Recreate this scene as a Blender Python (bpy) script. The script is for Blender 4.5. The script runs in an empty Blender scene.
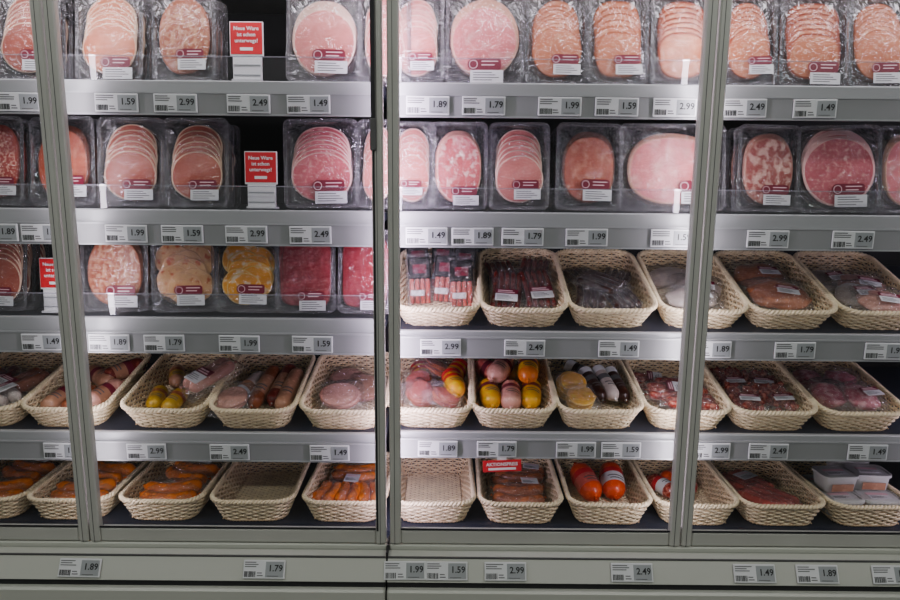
import bpy, math, random
from mathutils import Matrix, Vector, noise
random.seed(7)
PI=math.pi
T=Matrix.Translation
def R(a,ax): return Matrix.Rotation(math.radians(a),4,ax)

# ------------------------------------------------------------------ materials
MATS={}
def _new(name):
    m=bpy.data.materials.new(name); m.use_nodes=True
    nt=m.node_tree; nt.nodes.clear()
    out=nt.nodes.new('ShaderNodeOutputMaterial')
    return m,nt,out
def plain(name,col,rough=.5,metal=0,var=0.06,scale=20,bump=0,bscale=200,emit=None,es=0):
    if name in MATS: return MATS[name]
    m,nt,out=_new(name); N=nt.nodes; L=nt.links
    p=N.new('ShaderNodeBsdfPrincipled'); L.new(p.outputs[0],out.inputs[0])
    p.inputs['Roughness'].default_value=rough; p.inputs['Metallic'].default_value=metal
    tc=N.new('ShaderNodeTexCoord'); nz=N.new('ShaderNodeTexNoise'); nz.inputs['Scale'].default_value=scale
    L.new(tc.outputs['Object'],nz.inputs['Vector'])
    cr=N.new('ShaderNodeValToRGB'); L.new(nz.outputs['Fac'],cr.inputs[0])
    cr.color_ramp.elements[0].position=.3; cr.color_ramp.elements[1].position=.7
    cr.color_ramp.elements[0].color=tuple(c*(1-var) for c in col)+(1,)
    cr.color_ramp.elements[1].color=tuple(min(1,c*(1+var)) for c in col)+(1,)
    L.new(cr.outputs[0],p.inputs['Base Color'])
    if emit:
        p.inputs['Emission Color'].default_value=tuple(emit)+(1,); p.inputs['Emission Strength'].default_value=es
    if bump:
        n2=N.new('ShaderNodeTexNoise'); n2.inputs['Scale'].default_value=bscale
        L.new(tc.outputs['Object'],n2.inputs['Vector'])
        b=N.new('ShaderNodeBump'); b.inputs['Strength'].default_value=bump; b.inputs['Distance'].default_value=.002
        L.new(n2.outputs['Fac'],b.inputs['Height']); L.new(b.outputs[0],p.inputs['Normal'])
    MATS[name]=m; return m
def meat(name,base,speck,scale=120,thr=.62,soft=.06,rough=.35,big=None):
    if name in MATS: return MATS[name]
    m,nt,out=_new(name); N=nt.nodes; L=nt.links
    p=N.new('ShaderNodeBsdfPrincipled'); L.new(p.outputs[0],out.inputs[0])
    p.inputs['Roughness'].default_value=rough
    tc=N.new('ShaderNodeTexCoord')
    n1=N.new('ShaderNodeTexNoise'); n1.inputs['Scale'].default_value=scale; n1.inputs['Detail'].default_value=3
    L.new(tc.outputs['Object'],n1.inputs['Vector'])
    cr=N.new('ShaderNodeValToRGB'); L.new(n1.outputs['Fac'],cr.inputs[0])
    cr.color_ramp.elements[0].position=thr-soft; cr.color_ramp.elements[1].position=thr+soft
    cr.color_ramp.elements[0].color=tuple(base)+(1,); cr.color_ramp.elements[1].color=tuple(speck)+(1,)
    n2=N.new('ShaderNodeTexNoise'); n2.inputs['Scale'].default_value=28
    L.new(tc.outputs['Object'],n2.inputs['Vector'])
    mx=N.new('ShaderNodeMix'); mx.data_type='RGBA'; mx.blend_type='MULTIPLY'; mx.inputs[0].default_value=1
    c2=N.new('ShaderNodeValToRGB'); L.new(n2.outputs['Fac'],c2.inputs[0])
    c2.color_ramp.elements[0].position=.3; c2.color_ramp.elements[0].color=(.76,.70,.68,1)
    c2.color_ramp.elements[1].position=.7; c2.color_ramp.elements[1].color=(1,1,1,1)
    L.new(cr.outputs[0],mx.inputs[6]); L.new(c2.outputs[0],mx.inputs[7]); L.new(mx.outputs[2],p.inputs['Base Color'])
    b=N.new('ShaderNodeBump'); b.inputs['Strength'].default_value=.25; b.inputs['Distance'].default_value=.001
    L.new(n1.outputs['Fac'],b.inputs['Height']); L.new(b.outputs[0],p.inputs['Normal'])
    MATS[name]=m; return m
def clear(name,tint=(1,1,1),refl=.06,fres=.5,rough=.12,haze=0,hazecol=(.8,.8,.8),bump=0,bscale=40,bdist=.01):
    if name in MATS: return MATS[name]
    m,nt,out=_new(name); N=nt.nodes; L=nt.links
    tr=N.new('ShaderNodeBsdfTransparent'); tr.inputs[0].default_value=tuple(tint)+(1,)
    gl=N.new('ShaderNodeBsdfGlossy'); gl.inputs['Roughness'].default_value=rough
    df=N.new('ShaderNodeBsdfDiffuse'); df.inputs[0].default_value=tuple(hazecol)+(1,)
    m0=N.new('ShaderNodeMixShader'); m0.inputs[0].default_value=haze
    L.new(tr.outputs[0],m0.inputs[1]); L.new(df.outputs[0],m0.inputs[2])
    lw=N.new('ShaderNodeLayerWeight'); lw.inputs[0].default_value=.35
    ma=N.new('ShaderNodeMath'); ma.operation='MULTIPLY_ADD'; ma.use_clamp=True
    L.new(lw.outputs['Facing'],ma.inputs[0]); ma.inputs[1].default_value=fres; ma.inputs[2].default_value=refl
    mx=N.new('ShaderNodeMixShader'); L.new(ma.outputs[0],mx.inputs[0]); L.new(m0.outputs[0],mx.inputs[1]); L.new(gl.outputs[0],mx.inputs[2])
    L.new(mx.outputs[0],out.inputs[0])
    if bump:
        tc=N.new('ShaderNodeTexCoord'); nz=N.new('ShaderNodeTexNoise'); nz.inputs['Scale'].default_value=bscale
        nz.inputs['Detail'].default_value=3; nz.inputs['Distortion'].default_value=1.5
        L.new(tc.outputs['Object'],nz.inputs['Vector'])
        b=N.new('ShaderNodeBump'); b.inputs['Strength'].default_value=bump; b.inputs['Distance'].default_value=bdist
        L.new(nz.outputs['Fac'],b.inputs['Height']); L.new(b.outputs[0],gl.inputs['Normal'])
    MATS[name]=m; return m

ALU=plain('brushed_aluminium',(.50,.50,.455),.42,.3,.05,8,.05,300)
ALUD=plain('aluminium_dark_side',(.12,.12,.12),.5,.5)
BASE=plain('cabinet_enamel',(.48,.49,.43),.5,.1,.03,3)
SEAM=plain('rubber_seal',(.012,.012,.014),.6)
STRIP=plain('shelf_strip_plastic',(.25,.255,.255),.4,0,.03,5)
LIP=plain('shelf_lip_metal',(.36,.37,.37),.4,.2,.03,5)
SHELF=plain('shelf_dark_steel',(.025,.03,.045),.45,.2)
BACK=plain('cabinet_back_black',(.006,.006,.007),.7)
WHITE=plain('paper_white',(.80,.80,.80),.6,0,.02)
TAGW=plain('tag_white',(.66,.67,.67),.6,0,.02)
LCD=plain('lcd_grey',(.30,.32,.32),.4,0,.02)
BLACK=plain('ink_black',(.01,.01,.01),.5)
GREY=plain('ink_grey',(.12,.12,.12),.5)
MAROON=plain('label_maroon',(.17,.006,.026),.4,0,.08)
RED=plain('sign_red',(.60,.006,.018),.45,0,.03)
PINKINK=plain('label_pink_print',(.82,.55,.58),.5)
WICK=plain('wicker_straw',(.90,.73,.48),.6,0,.14,60,.4,500)
WICKD=plain('wicker_stake',(.66,.48,.28),.65,0,.15,60)
FILM=clear('clear_film',(1,1,1),.10,.30,.12,.01,(.9,.85,.9),1,24,.035)
BAGF=clear('crinkled_film',(1,1,1),.13,.28,.14,.05,(.95,.93,.95),1,36,.03)
TRAY=clear('tray_plastic',(.48,.47,.48),.05,.30,.15,.03,(.5,.47,.5),.2,60)
FLANGE=clear('tray_flange',(.7,.7,.72),.16,.5,.14,.10,(.75,.73,.75),1,60,.02)
GLASS=clear('door_glass',(.97,.98,.98),.03,.08,.02)
ACRY=clear('acrylic_riser',(.93,.93,.95),.05,.2,.05,.03)
ACRE=clear('acrylic_edge',(.9,.9,.95),.2,.3,.1,.2,(.85,.8,.9))

# ------------------------------------------------------------------ mesh builder
_txt={}
def text_geo(s,align='CENTER'):
    key=(s,align)
    if key in _txt: return _txt[key]
    c=bpy.data.curves.new('t','FONT'); c.body=s; c.size=1; c.align_x=align; c.align_y='CENTER'; c.resolution_u=2; c.offset=.02
    o=bpy.data.objects.new('t',c); bpy.context.scene.collection.objects.link(o)
    bpy.context.view_layer.update()
    dg=bpy.context.evaluated_depsgraph_get(); e=o.evaluated_get(dg); me=e.to_mesh()
    vs=[v.co.copy() for v in me.vertices]; fs=[tuple(p.vertices) for p in me.polygons]
    e.to_mesh_clear(); bpy.data.objects.remove(o); bpy.data.curves.remove(c)
    _txt[key]=(vs,fs); return _txt[key]
class MB:
    def __init__(s): s.v=[];s.f=[];s.m=[];s.s=[];s.mats=[]
    def mi(s,m):
        if m not in s.mats: s.mats.append(m)
        return s.mats.index(m)
    def add(s,vs,fs,mat,M=None,smooth=False):
        o=len(s.v)
        if M is not None: vs=[M@Vector(v) for v in vs]
        s.v.extend(tuple(v) for v in vs); i=s.mi(mat)
        for f in fs: s.f.append(tuple(k+o for k in f)); s.m.append(i); s.s.append(smooth)
    def box(s,x0,x1,y0,y1,z0,z1,mat,M=None,bv=0):
        if bv:
            b=bv; vs=[]
            for ax in range(3):
                for sx in (0,1):
                    for sy in (0,1):
                        for sz in (0,1):
                            p=[x0+b if sx==0 else x1-b, y0+b if sy==0 else y1-b, z0+b if sz==0 else z1-b]
                            q=[x0 if sx==0 else x1, y0 if sy==0 else y1, z0 if sz==0 else z1]
                            p[ax]=q[ax]; vs.append(p)
            def I(ax,sx,sy,sz): return ax*8+sx*4+sy*2+sz
            fs=[]
            for sx in (0,1): fs.append([I(0,sx,0,0),I(0,sx,1,0),I(0,sx,1,1),I(0,sx,0,1)])
            for sy in (0,1): fs.append([I(1,0,sy,0),I(1,1,sy,0),I(1,1,sy,1),I(1,0,sy,1)])
            for sz in (0,1): fs.append([I(2,0,0,sz),I(2,1,0,sz),I(2,1,1,sz),I(2,0,1,sz)])
            for a in (0,1):
                for c in (0,1):
                    fs.append([I(0,a,c,0),I(0,a,c,1),I(1,a,c,1),I(1,a,c,0)])
                    fs.append([I(0,a,0,c),I(0,a,1,c),I(2,a,1,c),I(2,a,0,c)])
                    fs.append([I(1,0,a,c),I(1,1,a,c),I(2,1,a,c),I(2,0,a,c)])
                    for d in (0,1): fs.append([I(0,a,c,d),I(1,a,c,d),I(2,a,c,d)])
            s.add(vs,fs,mat,M); return
        vs=[(x,y,z) for x in (x0,x1) for y in (y0,y1) for z in (z0,z1)]
        s.add(vs,[(0,1,3,2),(4,6,7,5),(0,4,5,1),(2,3,7,6),(0,2,6,4),(1,5,7,3)],mat,M)
    def tube(s,pts,rad,n,mat,M=None,closed=False,flat=1.0,smooth=True):
        pts=[Vector(p) for p in pts]; k=len(pts)
        if not hasattr(rad,'__len__'): rad=[rad]*k
        vs=[];fs=[]
        for i,p in enumerate(pts):
            a=pts[(i-1)%k] if (closed or i>0) else p; b=pts[(i+1)%k] if (closed or i<k-1) else p
            t=(b-a).normalized() if (b-a).length>1e-9 else Vector((1,0,0))
            up=Vector((0,0,1)) if abs(t.z)<.8 else Vector((0,1,0))
            sd=t.cross(up).normalized(); u2=sd.cross(t).normalized()
            for j in range(n):
                an=2*PI*j/n; vs.append(p+sd*math.cos(an)*rad[i]*flat+u2*math.sin(an)*rad[i])
        for i in range(k if closed else k-1):
            for j in range(n):
                a=i*n+j;b=i*n+(j+1)%n;c=((i+1)%k)*n+(j+1)%n;d=((i+1)%k)*n+j
                fs.append((a,b,c,d))
        if not closed: fs+= [tuple(range(n))[::-1],tuple((k-1)*n+j for j in range(n))]
        s.add(vs,fs,mat,M,smooth)
    def text(s,t,size,mat,M,align='CENTER'):
        vs,fs=text_geo(t,align); s.add([(v.x*size,0,v.y*size) for v in vs],fs,mat,M)
    def mesh(s,name):
        me=bpy.data.meshes.new(name); me.from_pydata(s.v,[],s.f)
        for m in s.mats: me.materials.append(m)
        me.polygons.foreach_set('material_index',s.m); me.polygons.foreach_set('use_smooth',s.s); me.update(); return me
    def obj(s,name,M=None):
        return link(name,s.mesh(name),M)
def link(name,me,M=None):
    o=bpy.data.objects.new(name,me); bpy.context.scene.collection.objects.link(o)
    if M is not None: o.matrix_world=M
    return o
def rrect(w,h,r,n=6):
    P=[]
    for cx,cy,a0 in ((w/2-r,h/2-r,0),(-w/2+r,h/2-r,90),(-w/2+r,-h/2+r,180),(w/2-r,-h/2+r,270)):
        for i in range(n+1):
            a=math.radians(a0+90*i/n); P.append((cx+r*math.cos(a),cy+r*math.sin(a)))
    return P

# ------------------------------------------------------------------ room shell
b=MB(); b.box(-4,4,-5,.75,-.05,0,plain('floor_tiles',(.30,.29,.27),.35,0,.1,4)); b.obj('floor')
b=MB(); b.box(-4,4,.65,.75,0,3.2,plain('wall_paint',(.5,.5,.48),.8)); b.obj('wall_back')
b=MB(); b.box(-4,4,-5,.75,3.2,3.25,plain('ceiling_paint',(.5,.5,.5),.9)); b.obj('ceiling')

# ------------------------------------------------------------------ cabinet
XL,XR,XM=-1.40,1.36,-.126
b=MB()
b.box(XL,XR,.46,.52,.1,2.25,BACK)
b.box(XL-.04,XL,-.08,.52,.1,2.25,ALUD); b.box(XR,XR+.04,-.08,.52,.1,2.25,ALUD)
b.box(XL-.04,XR+.04,-.10,.52,2.0,2.25,ALU,bv=.004)
b.box(XL,XR,-.055,.52,.72,.80,SHELF)
b.box(XL,XR,.0,.46,.80,.810,SHELF)
for x0,x1 in ((XL,XM-.002),(XM+.002,XR)):
    b.box(x0,x1,-.088,-.056,.783,.826,BASE,bv=.003)
    b.box(x0,x1,-.13,-.05,.70,.783,BASE,bv=.003)
    vs=[(x0,-.118,.815),(x1,-.118,.815),(x1,-.140,.772),(x0,-.140,.772),(x0,-.09,.815),(x1,-.09,.815),(x0,-.09,.772),(x1,-.09,.772)]
    b.add(vs,[(3,2,1,0),(0,1,5,4),(6,7,2,3),(0,4,6,3),(1,2,7,5)],BASE)
    b.box(x0,x1,-.1195,-.116,.813,.8165,ALUD)
    b.box(x0,x1,-.136,-.10,.758,.772,SEAM)
    b.box(x0,x1,-.15,-.05,.12,.758,BASE,bv=.004)
b.box(XL,XR,-.08,.5,0,.12,SEAM)
b.box(XM-.002,XM+.002,-.12,-.05,.12,.826,SEAM)
b.obj('refrigerated_display_cabinet')

# glass doors
def door(x0,x1,zb,w=.027,dark=None):
    b=MB(); y0,y1=-.090,-.072; zt=1.995; r=.032
    for a,c in ((x0,x0+w),(x1-w,x1)):
        b.box(a,c,y0,y1,zb,zt,ALU,bv=.003)
        b.box(a+w*.42,a+w*.47,y0-.0006,y0+.002,zb,zt,ALUD)
    b.box(x0+w,x1-w,y0+.002,y1,zb,zb+r,ALU,bv=.003); b.box(x0+w,x1-w,y0+.002,y1,zt-r,zt,ALU,bv=.003)
    b.box(x0+w,x1-w,y0+.001,y0+.004,zb+r,zb+r+.003,SEAM)
    b.add([(x0+w,-.079,zb+r),(x1-w,-.079,zb+r),(x1-w,-.079,zt-r),(x0+w,-.079,zt-r)],[(0,1,2,3)],GLASS)
    if dark:
        b.box(dark-.004,dark+.004,y0-.004,y0+.001,1.70,zt-.03,SEAM); b.box(dark-.006,dark+.006,y0-.006,y0,1.64,1.70,ALUD,bv=.002)
        b.box(dark-.002,dark+.002,y0-.001,y0+.001,zb+.03,1.64,SEAM)
    return b.obj('glass_door')
door(-1.38,-.7575,.828,.021); door(-.7545,-.130,.828,.022,dark=-.148); door(-.122,.4895,.828,.023); door(.4925,1.12,.828,.021)

# LED lamps behind the mullions
LEDM=plain('led_strip',(.9,.85,.9),.5,emit=(1,.82,1),es=3)
def led(x,p,side=0,col=(.88,.72,1)):
    b=MB(); b.box(x-.005,x+.005,-.066,-.060,.86,1.96,LEDM); b.obj('led_light_strip')
    l=bpy.data.lights.new('led_area','AREA'); l.shape='RECTANGLE'; l.size=.012; l.size_y=1.1; l.energy=p; l.color=col
    o=bpy.data.objects.new('led_lamp',l); bpy.context.scene.collection.objects.link(o)
    o.matrix_world=T((x,-.058,1.41))@R(-side,'Z')@R(90,'X')
led(-.756,1.4,0,(.95,.86,1)); led(XM-.012,1.2,-30); led(XM+.014,4.6,25); led(.491,2.1,0,(.95,.86,1)); led(-1.36,1.5); led(1.13,2)
b=MB(); b.box(-1.35,1.3,-.04,-.02,1.985,1.998,LEDM); b.obj('canopy_light_strip')
for xc in (-.75,.6):
    l=bpy.data.lights.new('canopy','AREA'); l.shape='RECTANGLE'; l.size=1.3; l.size_y=.03; l.energy=1.3; l.color=(.97,.95,1)
    o=bpy.data.objects.new('canopy_lamp',l); bpy.context.scene.collection.objects.link(o); o.matrix_world=T((xc,-.03,1.98))@R(25,'X')
LAMPM=plain('lamp_diffuser',(.9,.9,.9),.5,emit=(1,.99,.94),es=3)
for (x,y) in ((-1.3,-1.3),(1.3,-1.3),(-1.3,-2.9),(1.3,-2.9)):
    b=MB(); b.box(x-.65,x+.65,y-.12,y+.12,3.13,3.2,ALU); b.box(x-.62,x+.62,y-.10,y+.10,3.122,3.13,LAMPM); b.obj('ceiling_lamp')
    l=bpy.data.lights.new('ceil','AREA'); l.shape='RECTANGLE'; l.size=1.24; l.size_y=.2; l.energy=13; l.color=(.97,1,.96)
    o=bpy.data.objects.new('ceiling_light',l); bpy.context.scene.collection.objects.link(o); o.matrix_world=T((x,y,3.11))

# ------------------------------------------------------------------ shelves
def shelf(x0,x1,ztop,lip,strip,tilt=0,fence=True,depth=.36):
    b=MB()
    zs=ztop-lip
    b.box(x0,x1,0,.012,zs-.004,ztop,LIP,bv=.002)
    b.box(x0,x1,-.008,.004,zs-strip,zs-.002,STRIP,bv=.0015)
    b.box(x0,x1,-.0095,-.008,zs-.004,zs-.001,LIP); b.box(x0,x1,-.0095,-.008,zs-strip,zs-strip+.003,LIP)
    M=T((0,.012,ztop-.006))@R(tilt,'X')
    b.box(x0,x1,0,depth,-.016,0,SHELF,M)
    if fence:
        b.add([(x0,.014,ztop-.004),(x1,.014,ztop-.004),(x1,.014,ztop+.048),(x0,.014,ztop+.048)],[(0,1,2,3)],ACRY)
        b.box(x0,x1,.013,.015,ztop+.047,ztop+.049,ACRE)
    return b.obj('refrigerator_shelf')
A0,A1=XL+.004,XM-.012; B0,B1=XM+.014,XR-.004
shelf(A0,A1,1.777,.022,.046); shelf(B0,B1,1.777,.022,.046)
shelf(A0,A1,1.521,.026,.047); shelf(B0,B1,1.521,.026,.047)
shelf(A0,A1,1.2935,.029,.047); shelf(B0,B1,1.270,.010,.047,20,False,.33)
shelf(A0,A1,1.038,.018,.045,12,False,.33); shelf(B0,B1,1.044,.011,.045,12,False,.33)

# ------------------------------------------------------------------ price labels
def price_label(x,y,z,price,tilt=0,seed=0,promo=False):
    rnd=random.Random(seed); b=MB(); w=.086;h=.036
    b.box(-w/2,w/2,-.003,0,-h/2,h/2,TAGW,bv=.0008)
    b.box(.003,w/2-.003,-.0036,-.003,-h/2+.003,h/2-.003,LCD)
    for i in range(3):
        ln=rnd.uniform(.022,.036); zz=h/2-.0045-i*.0042
        b.box(-w/2+.003,-w/2+.003+ln,-.0035,-.003,zz-.0009,zz+.0009,GREY)
    xx=-w/2+.003
    while xx<-w/2+.026:
        bw=rnd.choice((.0006,.001,.0016)); b.box(xx,xx+bw,-.0035,-.003,-h/2+.003,-h/2+.014,BLACK); xx+=bw+rnd.choice((.0007,.0012))
    b.box(-w/2+.029,-w/2+.041,-.0035,-.003,-h/2+.005,-h/2+.007,GREY); b.box(-w/2+.029,-w/2+.039,-.0035,-.003,-h/2+.010,-h/2+.012,GREY)
    b.text(price,.0175,BLACK,T((.0235,-.004,.002)))
    b.box(.007,.03,-.004,-.0036,-h/2+.0045,-h/2+.006,GREY)
    b.obj('price_label',T((x,y,z))@R(tilt,'X')@R(rnd.uniform(-.6,.6),'Y'))
sd=0
prices=['1.79','1.49','2.99','1.99','1.89','2.49','1.59']
def labels(us,k,uc,z,y=-.0096,tilt=0,dz=None):
    global sd
    for u in us:
        sd+=1; x=(u-uc)*k
        price_label(x,y,z+(dz(u) if dz else 0),prices[(sd*3)%7] ,tilt,sd)
labels([19,117,176,249,309],.00199,452,1.7315)
labels([428,484,560,617,675,745,815],.00199,452,1.7315)
labels([-2,43,127,183,247,311],.002057,451,1.4715); labels([427,461+12,523,587,672,768,853],.002057,451,1.4715)
labels([43,110,165,240,313],.002117,450,1.2405); labels([441,525,619,711,795,885],.002117,450,1.2365)
labels([64,147,230,330],.002177,449,.9975); labels([438,497,576,621,710,768,867],.002177,449,1.0100)
labels([77,262,403,445,504,631,754,817,893],.00205,446,.7935,-.1315,-27)

# ------------------------------------------------------------------ packs of sliced sausage
def C(*a):
    c=[(v/255)**2.2 for v in a]; l=.3*c[0]+.55*c[1]+.15*c[2]
    return tuple(min(1,max(0.002,l+(v-l)*1.12)) for v in c)
MT={
'pink':(meat('meat_pink',C(226,138,132),C(242,188,176),160,.68),C(246,208,192)),
'salmon':(meat('meat_salmon',C(230,142,108),C(248,190,160),160,.66),C(250,212,184)),
'rose':(meat('meat_rose',C(212,108,118),C(242,178,172),110,.60),C(245,195,188)),
'deep':(meat('meat_deep',C(185,98,82),C(222,150,130),150,.64),C(245,208,182)),
'ham':(meat('meat_ham',C(230,135,138),C(246,192,188),45,.60,.1),C(225,170,150)),
'tan':(meat('meat_tan',C(215,135,102),C(242,190,158),90,.62),C(172,92,56)),  # brown rind, its rim colour darkened further to imitate shadow between slices
'brown':(meat('meat_brown_rind',C(214,134,100),C(242,190,160),90,.6),C(150,66,24)),
'salami':(meat('meat_salami',C(175,72,66),C(236,175,158),170,.53,.04),C(150,60,50)),
'mosaic':(meat('meat_mosaic',C(220,115,118),C(246,205,195),75,.56,.03),C(225,165,150)),
'beige':(meat('meat_beige_mottled',C(180,105,82),C(226,174,142),110,.52,.05),C(190,118,92)),
'cream':(meat('meat_cream_mottled',C(238,188,138),C(208,112,76),80,.60,.05),C(240,190,150)),
'yellow':(meat('egg_yellow_mottled',C(248,172,48),C(252,228,185),55,.56,.05),C(240,200,120)),
'red':(meat('meat_dark_red',C(150,40,56),C(195,90,98),120,.6,.08),C(112,24,36)),
'brawn':(meat('meat_brawn',C(175,95,90),C(238,195,182),60,.52,.06),C(185,130,115)),
'dkham':(meat('meat_smoked_ham',C(190,98,76),C(235,165,142),50,.6,.1),C(100,48,24)),
}
RIM={k:plain('rind_'+k,v[1],.4) for k,v in MT.items()}
def slice_disc(b,cx,cy,cz,rx,rz,mat,rim,p=2.0,th=.0016,n=44,rot=0,seed=0,rimw=.94):
    rings=[(1,th),(1,0),(rimw,-.0005),(.5,-.0008)]
    vs=[];fs=[]
    for s,y in rings:
        for i in range(n):
            t=2*PI*i/n; c,si=math.cos(t),math.sin(t)
            r=1/((abs(c)**p+abs(si)**p)**(1/p))
            w=1+.035*noise.noise(Vector((c*1.3+seed*3.1,si*1.3,seed)))
            x=c*r*rx*s*w; z=si*r*rz*s*w
            vs.append((cx+x*math.cos(rot)-z*math.sin(rot),cy+y,cz+x*math.sin(rot)+z*math.cos(rot)))
    vs.append((cx,cy-.0008,cz))
    for k in range(3):
        f=[(k*n+i,k*n+(i+1)%n,(k+1)*n+(i+1)%n,(k+1)*n+i) for i in range(n)]
        fs.append((f,rim if k<2 else mat))
    fs.append(([(3*n+i,3*n+(i+1)%n,4*n) for i in range(n)],mat))
    o=len(b.v); b.v.extend(vs)
    for ff,m in fs:
        mi=b.mi(m)
        for f in ff: b.f.append(tuple(q+o for q in f)); b.m.append(mi); b.s.append(True)
def tray(b,w,h,d,M,seed,front=True):
    O=rrect(w,h,.014); I=rrect(w-.014,h-.014,.012); K=rrect(w-.022,h-.022,.010); n=len(O)
    P=lambda L,y:[(x,y,z+h/2) for x,z in L]
    b.add(P(O,0)+P(I,0),[(i,(i+1)%n,n+(i+1)%n,n+i) for i in range(n)],FLANGE,M)
    b.tube(P(O,0),.0009,4,FLANGE,M,closed=True)
    b.add(P(I,0)+P(K,d),[(i,(i+1)%n,n+(i+1)%n,n+i) for i in range(n)],TRAY,M,True)
    b.add(P(K,d),[tuple(range(n))],TRAY,M)
    if front:
        vs=[];S=[1,.95,.87,.77,.65,.52,.38,.2]
        for s in S:
            for x,z in I:
                q=Vector((x*s*55+seed*7,z*s*55,seed)); vs.append((x*s,-.0040*(1-s**5)-.0026*noise.noise(q)*(s<1),z*s+h/2))
        vs.append((0,-.0040,h/2)); fs=[]
        for k in range(len(S)-1): fs+=[(k*n+i,k*n+(i+1)%n,(k+1)*n+(i+1)%n,(k+1)*n+i) for i in range(n)]
        k=len(S)-1; fs+=[(k*n+i,k*n+(i+1)%n,(k+1)*n) for i in range(n)]
        b.add(vs,fs,FILM,M,True)
def pack_label(b,x,z,M,s=1.0):
    y=-.0072
    pts=rrect(.050*s,.019*s,.005*s,3)
    b.add([(x+a,y,z+.0015+c) for a,c in pts],[tuple(range(len(pts)))],MAROON,M)
    c=rrect(.020*s,.020*s,.0099*s,4); b.add([(x-.022*s+a,y-.0002,z+.001+q) for a,q in c],[tuple(range(len(c)))],MAROON,M)
    c=rrect(.015*s,.015*s,.0074*s,4); b.add([(x-.022*s+a,y-.0004,z+.001+q) for a,q in c],[tuple(range(len(c)))],PINKINK,M)
    c=rrect(.0125*s,.0125*s,.0061*s,4); b.add([(x-.022*s+a,y-.0006,z+.001+q) for a,q in c],[tuple(range(len(c)))],MAROON,M)
    for i,l in enumerate((.028,.022)):
        b.box(x-.008*s,x-.008*s+l*s,y-.0004,y-.0001,z+(.005-i*.006)*s,z+(.0068-i*.006)*s,PINKINK,M)
    b.box(x-.027*s,x+.029*s,y,y+.0004,z-.030*s,z-.0088*s,WHITE,M)
    for i in range(4): b.box(x-.022*s,x+(.010+.012*((i*7)%3)/2)*s,y-.0002,y,z+(-.0135-i*.0042)*s,z+(-.0121-i*.0042)*s,GREY,M)
def sliced_pack(x,y,z,w,h,kind,style,lab=(.014,.05),n=6,lean=8,seed=0,stack=4):
    rnd=random.Random(seed*13+5); b=MB(); mat=MT[kind][0]; rim=RIM[kind]
    wi,hi=w-.020,h-.024
    for q in range(stack):
        M=T((rnd.uniform(-.004,.004)*(q>0),q*.026,rnd.uniform(-.002,.003)*(q>0)))
        tray(b,w,h,.020,M,seed+q)
        o0=len(b.v)
        if style=='fan':
            rx=wi*.47; rz=hi*.315; sh=(hi-2*rz)*.97/max(1,n-1)
            for i in range(n): slice_disc(b,rnd.uniform(-.0015,.0015),.001+i*.0024,.014+rz+i*sh,rx*(1-.012*i),rz,mat,rim,2.1,seed=seed+i,rimw=.95)
        elif style=='sqfan':
            rx=wi*.45; rz=hi*.29; sh=(hi-2*rz)*.97/max(1,n-1)
            for i in range(n): slice_disc(b,rnd.uniform(-.002,.002),.001+i*.0022,.014+rz+i*sh,rx,rz,mat,rim,2.8,seed=seed+i,rimw=.91)
        elif style=='round':
            rx=wi*.49; rz=min(rx*1.05,hi*.46)
            for i in range(n): slice_disc(b,rnd.uniform(-.002,.002),.001+i*.002,.013+rz+i*.004,rx,rz,mat,rim,2.05,seed=seed+i)
        elif style=='oval':
            for i in range(n): slice_disc(b,rnd.uniform(-.002,.002),.001+i*.002,.013+hi*.46+i*.0022,wi*.46,hi*.45,mat,rim,2.4,seed=seed+i)
        elif style=='square':
            for i in range(n): slice_disc(b,rnd.uniform(-.004,.004),.001+i*.002,.013+hi*.47+i*.002,wi*.48,hi*.46,mat,rim,6,seed=seed+i,rimw=.97,rot=rnd.uniform(-.03,.03))
        elif style=='curl':
            for i in range(n*2):
                slice_disc(b,rnd.uniform(-.25,.25)*wi,.002+i*.0011,.013+hi*(.24+.5*(i/(2*n))),wi*.32,hi*.22,mat,rim,2.3,seed=seed+i,rot=rnd.uniform(-.5,.5))
        for k in range(o0,len(b.v)): b.v[k]=tuple(M@Vector(b.v[k]))
    if lab: pack_label(b,lab[0],lab[1],None,min(1.2,w/.128))
    return b.obj('sliced_sausage_pack',T((x,y,z))@R(-lean,'X')@R(rnd.uniform(-3,3),'Z')@R(rnd.uniform(-1.2,1.2),'Y'))
def wrow(items,k,uc,z,y,h):
    for i,(u,wpx,kind,style,lab,n) in enumerate(items):
        sliced_pack((u-uc)*k,y,z,wpx*k,h,kind,style,lab,n,8,int(u)+i)
Lr=(.020,.048)
wrow([(-42,62,'pink','fan',Lr,6),(28,64,'deep','fan',Lr,6),(109,68,'salmon','fan',(.02,.034),6),(184,64,'beige','oval',(.018,.052),5),(323,74,'pink','round',(.016,.052),6),
      (397-12,52,'pink','fan',None,5)],.002054,452,1.781,.045,.186)
wrow([(417,54,'pink','fan',(.01,.05),6),(484,78,'ham','round',(.004,.036),5),(556,62,'tan','fan',Lr,7),(618,60,'tan','sqfan',(.02,.048),6),(682,62,'brown','sqfan',None,7),
      (750,54,'brown','fan',Lr,7),(813,68,'brown','sqfan',(.02,.036),7),(880,62,'tan','fan',(.01,.036),7),(952,70,'pink','fan',Lr,6)],.002054,452,1.781,.045,.186)
wrow([(-58,64,'pink','fan',Lr,6),(-4,56,'salami','oval',Lr,5),(64,66,'dkham','oval',(.022,.05),5),(131,64,'deep','fan',(.018,.044),6),(197,64,'deep','fan',(.018,.044),6),(322,74,'rose','fan',(.02,.044),7),
      (388-12,40,'pink','fan',None,5)],.00212,451,1.525,.045,.186)
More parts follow.
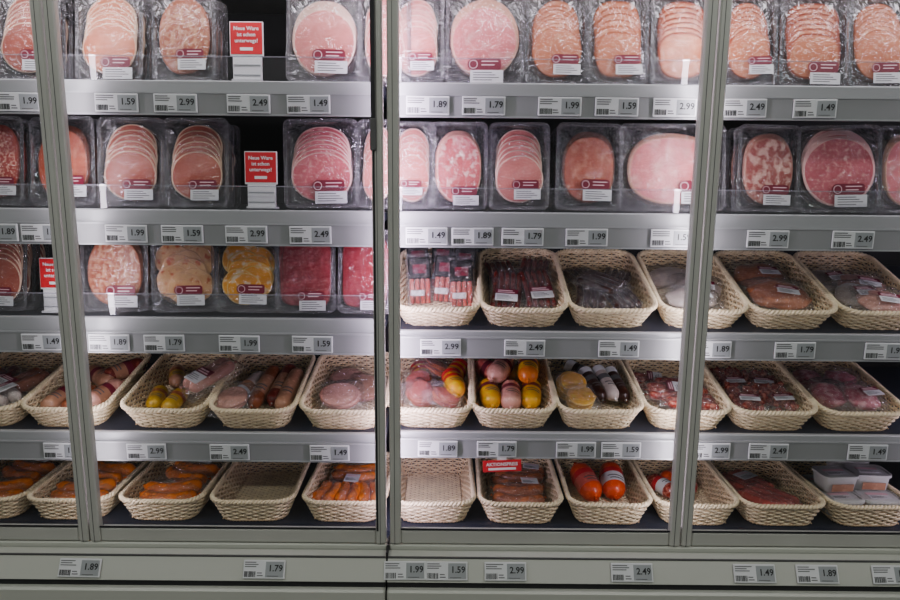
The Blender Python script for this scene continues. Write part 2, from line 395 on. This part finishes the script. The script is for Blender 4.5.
wrow([(412,46,'pink','fan',(.0,.05),5),(458,58,'mosaic','oval',(.016,.036),5),(519,60,'pink','fan',(.016,.05),6),(588,66,'dkham','oval',(.016,.052),5),(672,106,'ham','oval',(.05,.05),4),
      (767,62,'brawn','oval',(.016,.044),5),(839,82,'rose','round',(.02,.046),6),(906,56,'ham','oval',Lr,5)],.00212,451,1.525,.045,.182)
wrow([(-65,64,'pink','fan',Lr,6),(-1,58,'deep','fan',(.01,.04),6),(116,68,'beige','oval',(.02,.044),6),(185,62,'cream','curl',(.016,.046),5),(247,62,'yellow','curl',(.014,.05),5),(306,60,'red','square',(.016,.036),5),
      (365,54,'red','square',(.016,.036),5)],.002184,450,1.297,.045,.182)

# out-of-stock signs
def sign(x,y,z):
    b=MB()
    b.box(-.034,.034,0,.004,.05,.118,WHITE,bv=.001); b.box(-.032,.032,-.001,.0,.054,.116,RED)
    b.box(-.029,.029,.001,.010,0,.052,WHITE,bv=.001)
    for i in range(2): b.box(-.027,.027,-.0004,.001,.012+i*.020,.014+i*.020,LCD)
    b.box(-.030,.030,-.006,.03,0,.004,WHITE)
    for i,t in enumerate(('Neue Ware','ist schon','unterwegs!')):
        b.text(t,.0105,WHITE,T((0,-.0016,.104-i*.012)))
    b.box(-.013,.013,-.0016,-.001,.061,.067,WHITE)
    b.obj('out_of_stock_sign',T((x,y,z))@R(-4,'X'))
sign((247-452)*.00203,.03,1.779); sign((260-451)*.00208,.03,1.523); sign((56-450)*.00215,.03,1.296)

# ------------------------------------------------------------------ wicker baskets
def basket_mesh():
    b=MB(); H=.054; M_=52; N=M_*4; LX=.024
    def outline(t,ns):
        w=.146+.040*t; l=.228+LX+.034*t; r=.034+.008*t
        hw,hl=w/2-r,l/2-r; arc=PI/2*r
        Ls=[2*hl,arc,2*hw,arc,2*hl,arc,2*hw,arc]; tot=sum(Ls); out=[]
        for i in range(ns):
            s=tot*i/ns; k=0
            while s>Ls[k]: s-=Ls[k]; k+=1
            if k==0: p=(w/2,-hl+s); nn=(1,0)
            elif k==2: p=(hw-s,l/2); nn=(0,1)
            elif k==4: p=(-w/2,hl-s); nn=(-1,0)
            elif k==6: p=(-hw+s,-l/2); nn=(0,-1)
            else:
                a=s/r+{1:0,3:PI/2,5:PI,7:1.5*PI}[k]; cx={1:hw,3:-hw,5:-hw,7:hw}[k]; cy={1:hl,3:hl,5:-hl,7:-hl}[k]
                nn=(math.cos(a),math.sin(a)); p=(cx+r*nn[0],cy+r*nn[1])
            out.append((p,nn))
        return out
    yc=.131+LX/2
    K=9
    for k in range(K):
        t=(k+.5)/K; z=.004+t*(H-.006); pts=[]
        for i,(p,nn) in enumerate(outline(t,N)):
            a=.0026*math.cos(PI*i/4+PI*k); pts.append((p[0]+nn[0]*a,p[1]+nn[1]*a+yc,z))
        b.tube(pts,.0027,5,WICK,closed=True,flat=.75)
    lo=outline(0,M_); hi=outline(1,M_)
    for (p,n0),(q,n1) in zip(lo,hi):
        b.tube([(p[0],p[1]+yc,.002),(q[0],q[1]+yc,H)],.0019,5,WICKD)
    for k in range(2):
        ns=440; pts=[]
        for i,(p,nn) in enumerate(outline(1.04,ns)):
            ph=2*PI*i*50/ns+k*PI; a=.0030*math.cos(ph); pts.append((p[0]+nn[0]*a,p[1]+nn[1]*a+yc,H+.0015+.0030*math.sin(ph)))
        b.tube(pts,.0034,5,WICK,closed=True)
    for k in range(2):
        ns=300; pts=[]
        for i,(p,nn) in enumerate(outline(.02,ns)):
            ph=2*PI*i*50/ns+k*PI; a=.0018*math.cos(ph); pts.append((p[0]+nn[0]*a,p[1]+nn[1]*a+yc,.0045+.0018*math.sin(ph)))
        b.tube(pts,.0026,5,WICKD,closed=True)
    nx,ny=13,38
    for j in range(ny):
        y=.022+(.218+LX)*j/(ny-1); lim=.068 if .03<y<.232+LX else .054
        pts=[(-lim+2*lim*i/(nx*4),y,.005+.0016*math.cos(PI*i/4+PI*j)) for i in range(nx*4+1)]
        b.tube(pts,.0026,4,WICK,flat=1.0)
    for i in range(nx+1):
        x=-.067+.134*i/nx; b.tube([(x,.02,.005),(x,.242+LX,.005)],.0018,4,WICKD)
    return b.mesh('wicker_basket')
BM=basket_mesh()
baskets={}
def row_baskets(tag,us,k,uc,z,y,tilt):
    for i,u in enumerate(us):
        M=T(((u-uc)*k,y,z))@R(tilt,'X')@R(random.uniform(-1.5,1.5),'Z')
        link('wicker_basket',BM,M); baskets[(tag,i)]=M
row_baskets('3R',[437,524,614,705,795,885],.00214,450,1.263,.025,20)
row_baskets('4L',[-27,61,160,250,341],.00219,449,1.031,.018,12)
row_baskets('4R',[430,514,602,690,777,866],.00219,449,1.037,.018,12)
row_baskets('5L',[-27,61,154,248,341],.00224,448,.8105,.020,0)
row_baskets('5R',[433,522,613,702,790,880],.00224,448,.8105,.020,0)

# ------------------------------------------------------------------ basket goods
SA=lambda n,c,s=None,sc=90,th=.62:meat('sausage_'+n,C(*c),C(*(s or [min(255,v+30) for v in c])),sc,th,.08,.28)
ORANGE=SA('orange',(240,135,65)); BROWN=SA('brown',(150,85,58)); DKRED=SA('darkred',(110,38,32),(175,95,82)); LIVER=SA('liver',(185,138,112))
PALEP=SA('palepink',(225,168,152)); MUST=SA('mustard',(192,155,62)); YEL=SA('yellow',(250,188,50)); SALR=SA('salami_red',(140,48,40),(208,138,120),130,.55)
REDC=SA('chub_red',(225,85,50)); BLKS=SA('blackish',(55,30,24),(90,55,42)); MEATB=SA('roastbrown',(195,120,82)); PURP=SA('purplepink',(208,112,130),(242,185,190),60,.56)
GREYW=SA('greywhite',(200,188,180)); PINKS=SA('pinkred',(215,110,102),(242,165,150))
CLIP=plain('metal_clip',(.5,.5,.5),.3,.9)
def sausage(b,L,r,mat,M,bend=0,knots=True,n=14):
    K=22; pts=[];rad=[]
    for i in range(K+1):
        t=-1+2*i/K; a=t*bend
        if bend: Rr=L/2/bend; x=Rr*math.sin(a); y=Rr*(1-math.cos(a))
        else: x=t*L/2; y=0
        e=max(0,(abs(t)-(1-1.2*r/(L/2)))/(1.2*r/(L/2))); rr=r*math.sqrt(max(0,1-e*e))
        pts.append((x,y,0)); rad.append(max(rr,r*.12)*(1+.02*noise.noise(Vector((t*4,L*99,r*999)))))
    b.tube(pts,rad,n,mat,M)
    if knots:
        for p,q in ((pts[0],pts[1]),(pts[-1],pts[-2])):
            d=(Vector(p)-Vector(q)).normalized(); b.tube([Vector(p)-d*.002,Vector(p)+d*.003,Vector(p)+d*.007],[r*.14,r*.12,r*.28],6,mat,M)
def bag(b,w,l,h,M,seed=0,mat=None):
    nx,ny=26,32; vs=[];fs=[]
    for j in range(ny+1):
        for i in range(nx+1):
            x=-1+2*i/nx;y=-1+2*j/ny
            z=h*(1-abs(x)**4)*(1-abs(y)**4)
            q=Vector((x*w*45+seed*5,y*l*45,seed*1.7)); z+=.007*noise.noise(q)+.006*abs(noise.noise(q*2.3))
            wx=.003*noise.noise(Vector((y*7,seed,1)))*(abs(x)>.95); wy=.003*noise.noise(Vector((x*7,seed,2)))*(abs(y)>.95)
            vs.append((x*w/2+wx,y*l/2+wy,max(z,.001)))
    for j in range(ny):
        for i in range(nx): a=j*(nx+1)+i; fs.append((a,a+1,a+nx+2,a+nx+1))
    b.add(vs,fs,mat or BAGF,M,True)
def flatlabel(b,w,l,M,top=MAROON,bot=WHITE):
    b.box(-w/2,w/2,l*.1,l/2,0,.0008,top,M); b.box(-w/2,w/2,-l/2,l*.1,0,.0008,bot,M)
    b.box(-w*.4,w*.25,l*.32,l*.40,.0008,.0011,PINKINK,M); b.box(-w*.4,w*.35,l*.18,l*.25,.0008,.0011,PINKINK,M)
    for i in range(4): b.box(-w*.42,w*(.1+.1*(i%3)),-l*(.08+.10*i),-l*(.05+.10*i),.0008,.0011,GREY,M)
def put(key,name,fn,x,y,z,rz=0,rx=0,ry=0):
    b=MB(); fn(b); b.obj(name,baskets[key]@T((x,y+.008,z))@R(rz,'Z')@R(rx,'X')@R(ry,'Y'))
def p_saus(n,L,r,mat,bend=0,lab=True,w=None,film=True,seed=0,lx=0,ly=0,lt=MAROON):
    def f(b):
        W=w or n*2*r+.02
        for i in range(n):
            x=(i-(n-1)/2)*2.05*r; sausage(b,L,r,mat,T((x,0,r+.001))@R(90,'Z'),bend)
        if film: bag(b,W,L+.035,2*r+.004,None,seed)
        if lab: flatlabel(b,min(.05,W*.6),.036,T((lx,ly,2*r+.010)),lt)
    return f
def p_slices(mat,rim,n=5,r=.042,seed=0,lab=True):
    def f(b):
        o=len(b.v)
        for i in range(n): slice_disc(b,random.uniform(-.006,.006),-.003*i,random.uniform(-.01,.01),r,r,mat,rim,seed=seed+i)
        Q=T((0,0,.003))@R(-90,'X')
        for k in range(o,len(b.v)): b.v[k]=tuple(Q@Vector(b.v[k]))
        bag(b,r*2+.03,r*2+.05,.003*n+.006,None,seed)
        if lab: flatlabel(b,.05,.03,T((.01,-.04,.026)))
    return f
def p_lump(mat,w,l,h,seed=0,lab=True,pw=None,lt=MAROON):
    def f(b):
        nu,nv=24,14; vs=[];fs=[]
        for j in range(nv+1):
            ph=PI*j/nv
            for i in range(nu):
                a=2*PI*i/nu; d=Vector((math.sin(ph)*math.cos(a),math.sin(ph)*math.sin(a),math.cos(ph)))
                k=1+.22*noise.noise(d*1.8+Vector((seed,0,0)))
                vs.append((d.x*w/2*k,d.y*l/2*k,h/2+d.z*h/2*k))
        for j in range(nv):
            for i in range(nu): fs.append((j*nu+i,j*nu+(i+1)%nu,(j+1)*nu+(i+1)%nu,(j+1)*nu+i))
        b.add(vs,fs,mat,None,True)
        bag(b,w+.03,l+.04,h+.004,None,seed)
        if lab: flatlabel(b,.048,.03,T((.01,-l*.15,h+.008))@R(5,'Y'),lt)
    return f
def p_dice(mat,w,l,seed=0):
    def f(b):
        r=random.Random(seed)
        for i in range(90):
            s=r.uniform(.004,.007); b.box(-s,s,-s,s,-s*.8,s*.8,mat,T((r.uniform(-w/2,w/2),r.uniform(-l/2,l/2),r.uniform(.006,.024)))@R(r.uniform(0,90),'Z')@R(r.uniform(0,40),'X'),bv=.001)
        bag(b,w+.03,l+.03,.032,None,seed); flatlabel(b,.045,.022,T((.0,-l*.3,.036)))
    return f
def p_chub(L,r,mat,lab=WHITE,cap=None,band=MAROON):
    def f(b):
        sausage(b,L,r,mat,T((0,0,r))@R(90,'Z'))
        def cyl(y0,y1,rr,m,a0=-30,a1=210):
            K=16; vs=[];fs=[]
            for j,y in enumerate((y0,y1)):
                for i in range(K+1):
                    a=math.radians(a0+(a1-a0)*i/K); vs.append((rr*math.cos(a),y,r+rr*math.sin(a)))
            fs=[(i,i+1,K+2+i,K+1+i) for i in range(K)]; b.add(vs,fs,m,None,True)
        cyl(-L*.28,L*.12,r*1.02,lab); cyl(L*.0,L*.14,r*1.035,band); cyl(-L*.22,-L*.19,r*1.03,GREY,40,110); cyl(-L*.14,-L*.11,r*1.03,GREY,40,120)
        if cap: cyl(L*.25,L*.42,r*1.03,cap)
        b.tube([(0,-L/2-.003,r),(0,-L/2,r)],.003,8,CLIP); b.tube([(0,L/2,r),(0,L/2+.003,r)],.003,8,CLIP)
    return f
def p_loops(n,mat,seed=0,lab=True,L=.12,r=.013,bend=.75):
    def f(b):
        for i in range(n): sausage(b,L,r,mat,T(((i-(n-1)/2)*.006,(i-(n-1)/2)*2.25*r-.012,r+.002+.004*(i%2)))@R(7*(i%3)-7,'Z'),bend=bend)
        bag(b,L+.02,2.3*r*n+.05,2*r+.004,None,seed)
        if lab: flatlabel(b,.040,.026,T((.03,.02,2*r+.014))@R(4,'Y'),WHITE,WHITE)
    return f
def p_tub(b):
    O=rrect(.082,.062,.012,4); K=rrect(.074,.054,.010,4); n=len(O)
    PL=plain('tub_plastic',(.66,.66,.63),.3)
    b.add([(x,y,0) for x,y in K]+[(x,y,.034) for x,y in O],[(i,(i+1)%n,n+(i+1)%n,n+i) for i in range(n)]+[tuple(range(n))[::-1]],PL,None,True)
    L2=rrect(.088,.068,.014,4)
    b.add([(x,y,.034) for x,y in L2]+[(x,y,.040) for x,y in L2],[(i,(i+1)%n,n+(i+1)%n,n+i) for i in range(n)]+[tuple(range(n))[::-1]],PL)
    I2=rrect(.078,.058,.012,4)
    b.add([(x,y,.040) for x,y in L2]+[(x,y,.040) for x,y in I2],[(i,(i+1)%n,n+(i+1)%n,n+i) for i in range(n)],PL)
    b.add([(x,y,.0385) for x,y in I2],[tuple(range(n))],PL)
    b.box(-.026,.026,-.0335,-.032,.008,.026,LIVER,R(6,'X')); flatlabel(b,.05,.03,T((0,0,.0387)),PINKINK,WHITE)

K3=lambda i:('3R',i)
def snack(b):
    for i in range(4): b.tube([(-.018+i*.012,0,.0),(-.018+i*.012,0,.10)],.0052,8,PINKS)
    b.box(-.026,.026,-.0075,.0075,.055,.105,BLACK,bv=.003); b.box(-.022,.010,-.0072,.0072,.016,.030,WHITE,bv=.002); b.box(-.015,.015,-.0078,-.007,.068,.088,MAROON)
    bag(b,.06,.12,.007,T((0,0,.055))@R(90,'X'),3)
for i,(x,y,rz) in enumerate(((-.045,.16,8),(.005,.17,-4),(.052,.15,-10),(-.04,.09,5),(.012,.10,-6),(.055,.08,4))):
    put(K3(0),'snack_sausage_pack',snack,x,y,.012,rz,-38)
for i,(x,y,z,rz,rx) in enumerate(((-.035,.19,.02,12,10),(.035,.20,.022,-14,12),(-.03,.11,.03,-6,16),(.04,.115,.034,8,14))):
    put(K3(1),'smoked_sausage_pack',p_saus(5,.12,.0065,DKRED,.1,True,None,True,i,.0,-.03),x,y,z,rz,rx)
for i,(x,y,z,rz) in enumerate(((-.03,.19,.015,20),(.04,.18,.018,-30),(-.03,.10,.02,-10),(.035,.09,.024,15),(0,.14,.035,50))):
    put(K3(2),'dried_sausage_pack',p_saus(4,.10,.008,BLKS,.15,False,None,True,i+10,0,-.03,BLACK),x,y,z,rz)
for i,(x,y,z,rz) in enumerate(((-.02,.20,.012,10),(.02,.13,.022,-12),(-.01,.07,.03,6))):
    put(K3(3),'sausage_meat_pack',p_lump(GREYW,.11,.07,.028,i+2,i!=0),x,y,z,rz,8)
for i,(x,y,z,rz) in enumerate(((0,.20,.012,5),(.005,.10,.018,-8))):
    put(K3(4),'roast_meat_pack',p_lump(MEATB,.125,.10,.038,i+6,True),x,y,z,rz,6)
for i,(x,y,z,rz) in enumerate(((-.03,.20,.012,20),(.03,.16,.022,-12),(-.015,.10,.03,10),(.02,.06,.036,-8))):
    put(K3(5),'bacon_pack',p_lump((GREYW,PALEP)[i%2],.10,.075,.022,i+9,True),x,y,z,rz,10)
# row 4 left
for i,(x,y,z,rz) in enumerate(((-.03,.15,.02,20),(.03,.12,.03,-30),(.01,.07,.034,60))):
    put(('4L',0),'dark_sausage_pack',p_saus(2,.13,.015,(DKRED,BROWN,GREYW)[i],.2,True,None,True,i+20,0,-.03),x,y,z,rz)
for i,(x,y,z,rz,m) in enumerate(((-.045,.08,.012,-15,LIVER),(.0,.07,.012,-8,BROWN),(.045,.10,.012,-20,PALEP),(.0,.18,.012,50,LIVER),(.05,.20,.02,-40,DKRED))):
    put(('4L',1),'liver_sausage',p_chub(.110,.021,m,m if i%2 else LIVER),x,y,z,rz)
for i,(x,y,z,rz,m) in enumerate(((-.045,.085,.012,8,MUST),(-.0,.075,.012,-5,MUST),(-.04,.19,.012,20,LIVER))):
    put(('4L',2),'mustard_sausage',p_chub(.09,.019,m,MUST,None,BROWN),x,y,z,rz)
put(('4L',2),'vacuum_salami_pack',p_saus(2,.12,.015,PALEP,.15,False,.095,True,31,-.005,-.035,WHITE),.068,.135,.052,-42,12,-6)
def bigtag(b): flatlabel(b,.06,.05,None,MAROON,WHITE)
put(('4L',2),'product_label',bigtag,.052,.105,.083,-42,12,-6)
for i,(x,y,z,rz,m) in enumerate(((-.05,.12,.012,-20,GREYW),(-.005,.14,.016,-6,BROWN),(.035,.15,.016,-4,DKRED),(.06,.12,.02,-3,LIVER))):
    put(('4L',3),'long_sausage',p_chub(.165,.019,m,LIVER if i else WHITE,None,LIVER),x,y,z,rz,3)
put(('4L',3),'vacuum_salami_pack',p_slices(PALEP,RIM['brawn'],5,.034,133,False),-.058,.065,.037,-15,15)
for i,(x,y,z,rz) in enumerate(((-.02,.19,.012,5),(.03,.14,.02,-10),(-.015,.08,.032,12))):
    put(('4L',4),'sliced_brawn_pack',p_slices(LIVER if i==1 else PALEP,RIM['brawn'],7,.042,i+40,i==0),x,y,z,rz,8)
# row 4 right
for i,(x,y,z,rz,m) in enumerate(((-.03,.18,.012,10,YEL),(.05,.18,.02,-20,YEL),(.05,.11,.03,10,YEL))):
    put(('4R',0),'yellow_sausage',p_chub(.09,.024,m,YEL,RED,RED),x,y,z,rz)
for i,(x,y,z) in enumerate(((-.035,.14,.03),(-.03,.08,.035),(.025,.07,.035),(-.0,.18,.05))):
    put(('4R',0),'sliced_sausage_stack',p_slices(PINKS,RIM['tan'],8,.026,i+50,False),x,y,z,i*40,25)
for i,(x,y,z,rz,m) in enumerate(((-.048,.10,.012,5,YEL),(.0,.09,.014,-3,PALEP),(.048,.10,.012,-8,YEL),(-.04,.20,.016,40,PINKS),(.04,.21,.014,-50,YEL),(-.02,.16,.045,-25,PALEP),(.045,.16,.045,-5,ORANGE))):
    put(('4R',1),'boiled_sausage',p_chub(.105,.024,m,m if i%2 else YEL,None,MAROON),x,y,z,rz)
put(('4R',2),'cheese_round_pack',p_slices(YEL,RIM['yellow'],9,.03,60,False),-.045,.13,.03,0,20)
put(('4R',2),'cheese_round_pack',p_slices(YEL,RIM['yellow'],9,.03,61,False),-.03,.08,.025,0,10)
for i,(x,y,z,rz,m) in enumerate(((.005,.13,.03,12,BLKS),(.035,.13,.034,10,GREYW),(.062,.13,.03,8,BLKS),(.0,.20,.02,50,BLKS))):
    put(('4R',2),'capped_sausage',p_chub(.12,.017,m,m,WHITE,GREY),x,y,z,rz,8)
for i,(x,y,z,rz) in enumerate(((-.035,.18,.012,80),(.02,.14,.026,95),(-.01,.10,.03,84),(.02,.065,.03,92))):
    put(('4R',3),'salami_stick_pack',p_saus(3,.12,.010,SALR,.06,i%2==0,.075,True,70+i),x,y,z,rz,5)
for i,(x,y,z,rz) in enumerate(((-.035,.19,.012,5),(.035,.18,.016,-8),(-.035,.09,.022,-5),(.035,.09,.024,6))):
    put(('4R',4),'diced_ham_pack',p_dice(SALR,.065,.08,80+i),x,y,z,rz,8)
for i,(x,y,z,rz) in enumerate(((-.03,.19,.012,20),(.035,.17,.02,-25),(-.03,.10,.025,-12),(.03,.08,.03,16))):
    put(('4R',5),'cured_ham_pack',p_lump(PURP,.075,.085,.035,90+i,i==3),x,y,z,rz,8)
# row 5
def fork(key,m,nm,seed,L=.135):
    put(key,nm,p_loops(2,m,seed,False,L,.0165,.7),-.005,.085,.014,10,6); put(key,nm,p_loops(2,m,seed+1,True,L-.01,.0155,.6),.01,.18,.024,-15,4)
fork(('5L',0),ORANGE,'frankfurter_pack',100); fork(('5L',1),ORANGE,'frankfurter_pack',102,.14); fork(('5L',2),ORANGE,'frankfurter_pack',104,.14)
for i in range(3): put(('5L',4),'frankfurter_pack',p_saus(2,.085,.014,ORANGE,.5,i==1,.06,True,110+i,0,.03,WHITE),-.050+i*.050,.10,.014,-15+i*12,4)
put(('5L',4),'frankfurter_pack',p_loops(2,ORANGE,117,True,.12,.015),.0,.19,.02,5)
put(('5R',1),'ring_sausage_pack',p_loops(2,MEATB,120,True,.13,.016),0,.09,.012,4,4); put(('5R',1),'ring_sausage_pack',p_loops(3,MEATB,121,True,.13),.01,.19,.014,-8,4)
for i,(x,y,rz,m) in enumerate(((-.035,.15,14,REDC),(.034,.16,-3,REDC))): put(('5R',2),'spreadable_sausage',p_chub(.120,.029,m,PINKS if i==0 else WHITE,None,RED),x,y,.014,rz,14)
for i,(x,y,rz,m) in enumerate(((-.045,.14,24,SALR),(.01,.12,-30,PINKS),(.0,.20,-50,REDC))): put(('5R',3),'spreadable_sausage',p_chub(.095,.020,m,WHITE if i==0 else PINKS,None,RED),x,y,.014,rz)
for i,(x,y,z,rz) in enumerate(((-.02,.18,.012,30),(.0,.09,.016,38))): put(('5R',4),'raw_sausage_pack',p_saus(4,.12,.012,PINKS,.2,i==0,None,True,130+i,0,0,WHITE),x,y,z,rz)
for i,(x,y,z,rz) in enumerate(((-.045,.06,.03,4),(.045,.06,.03,-3),(-.045,.14,.03,-4),(.045,.14,.03,6),(-.04,.10,.072,3),(.04,.19,.072,-5),(.045,.11,.072,-5))):
    put(('5R',5),'salad_tub',p_tub,x,y,z-.018,rz)
b=MB(); b.box(-.042,.042,-.001,.001,-.013,.013,RED); b.text('AKTIONSPREIS',.0105,WHITE,T((0,-.0015,.004))); b.box(-.01,.01,.001,.004,-.01,.03,WHITE); b.box(-.03,.03,-.0014,-.001,-.009,-.004,WHITE)
b.obj('promotion_sign',T(((503-449)*.00216,-.012,.972))@R(-3,'Y'))

# ------------------------------------------------------------------ world + camera
w=bpy.data.worlds.new('world'); bpy.context.scene.world=w; w.use_nodes=True
w.node_tree.nodes['Background'].inputs[0].default_value=(.95,1,1,1); w.node_tree.nodes['Background'].inputs[1].default_value=.13
cd=bpy.data.cameras.new('camera'); cam=bpy.data.objects.new('camera',cd); bpy.context.scene.collection.objects.link(cam)
cd.sensor_width=36; cd.lens=28.0; cd.clip_start=.05
th=10.3; 
cam.matrix_world=T((0,-1.45,1.60))@R(90-th,'X')@R(.5,'Z')
bpy.context.scene.camera=cam
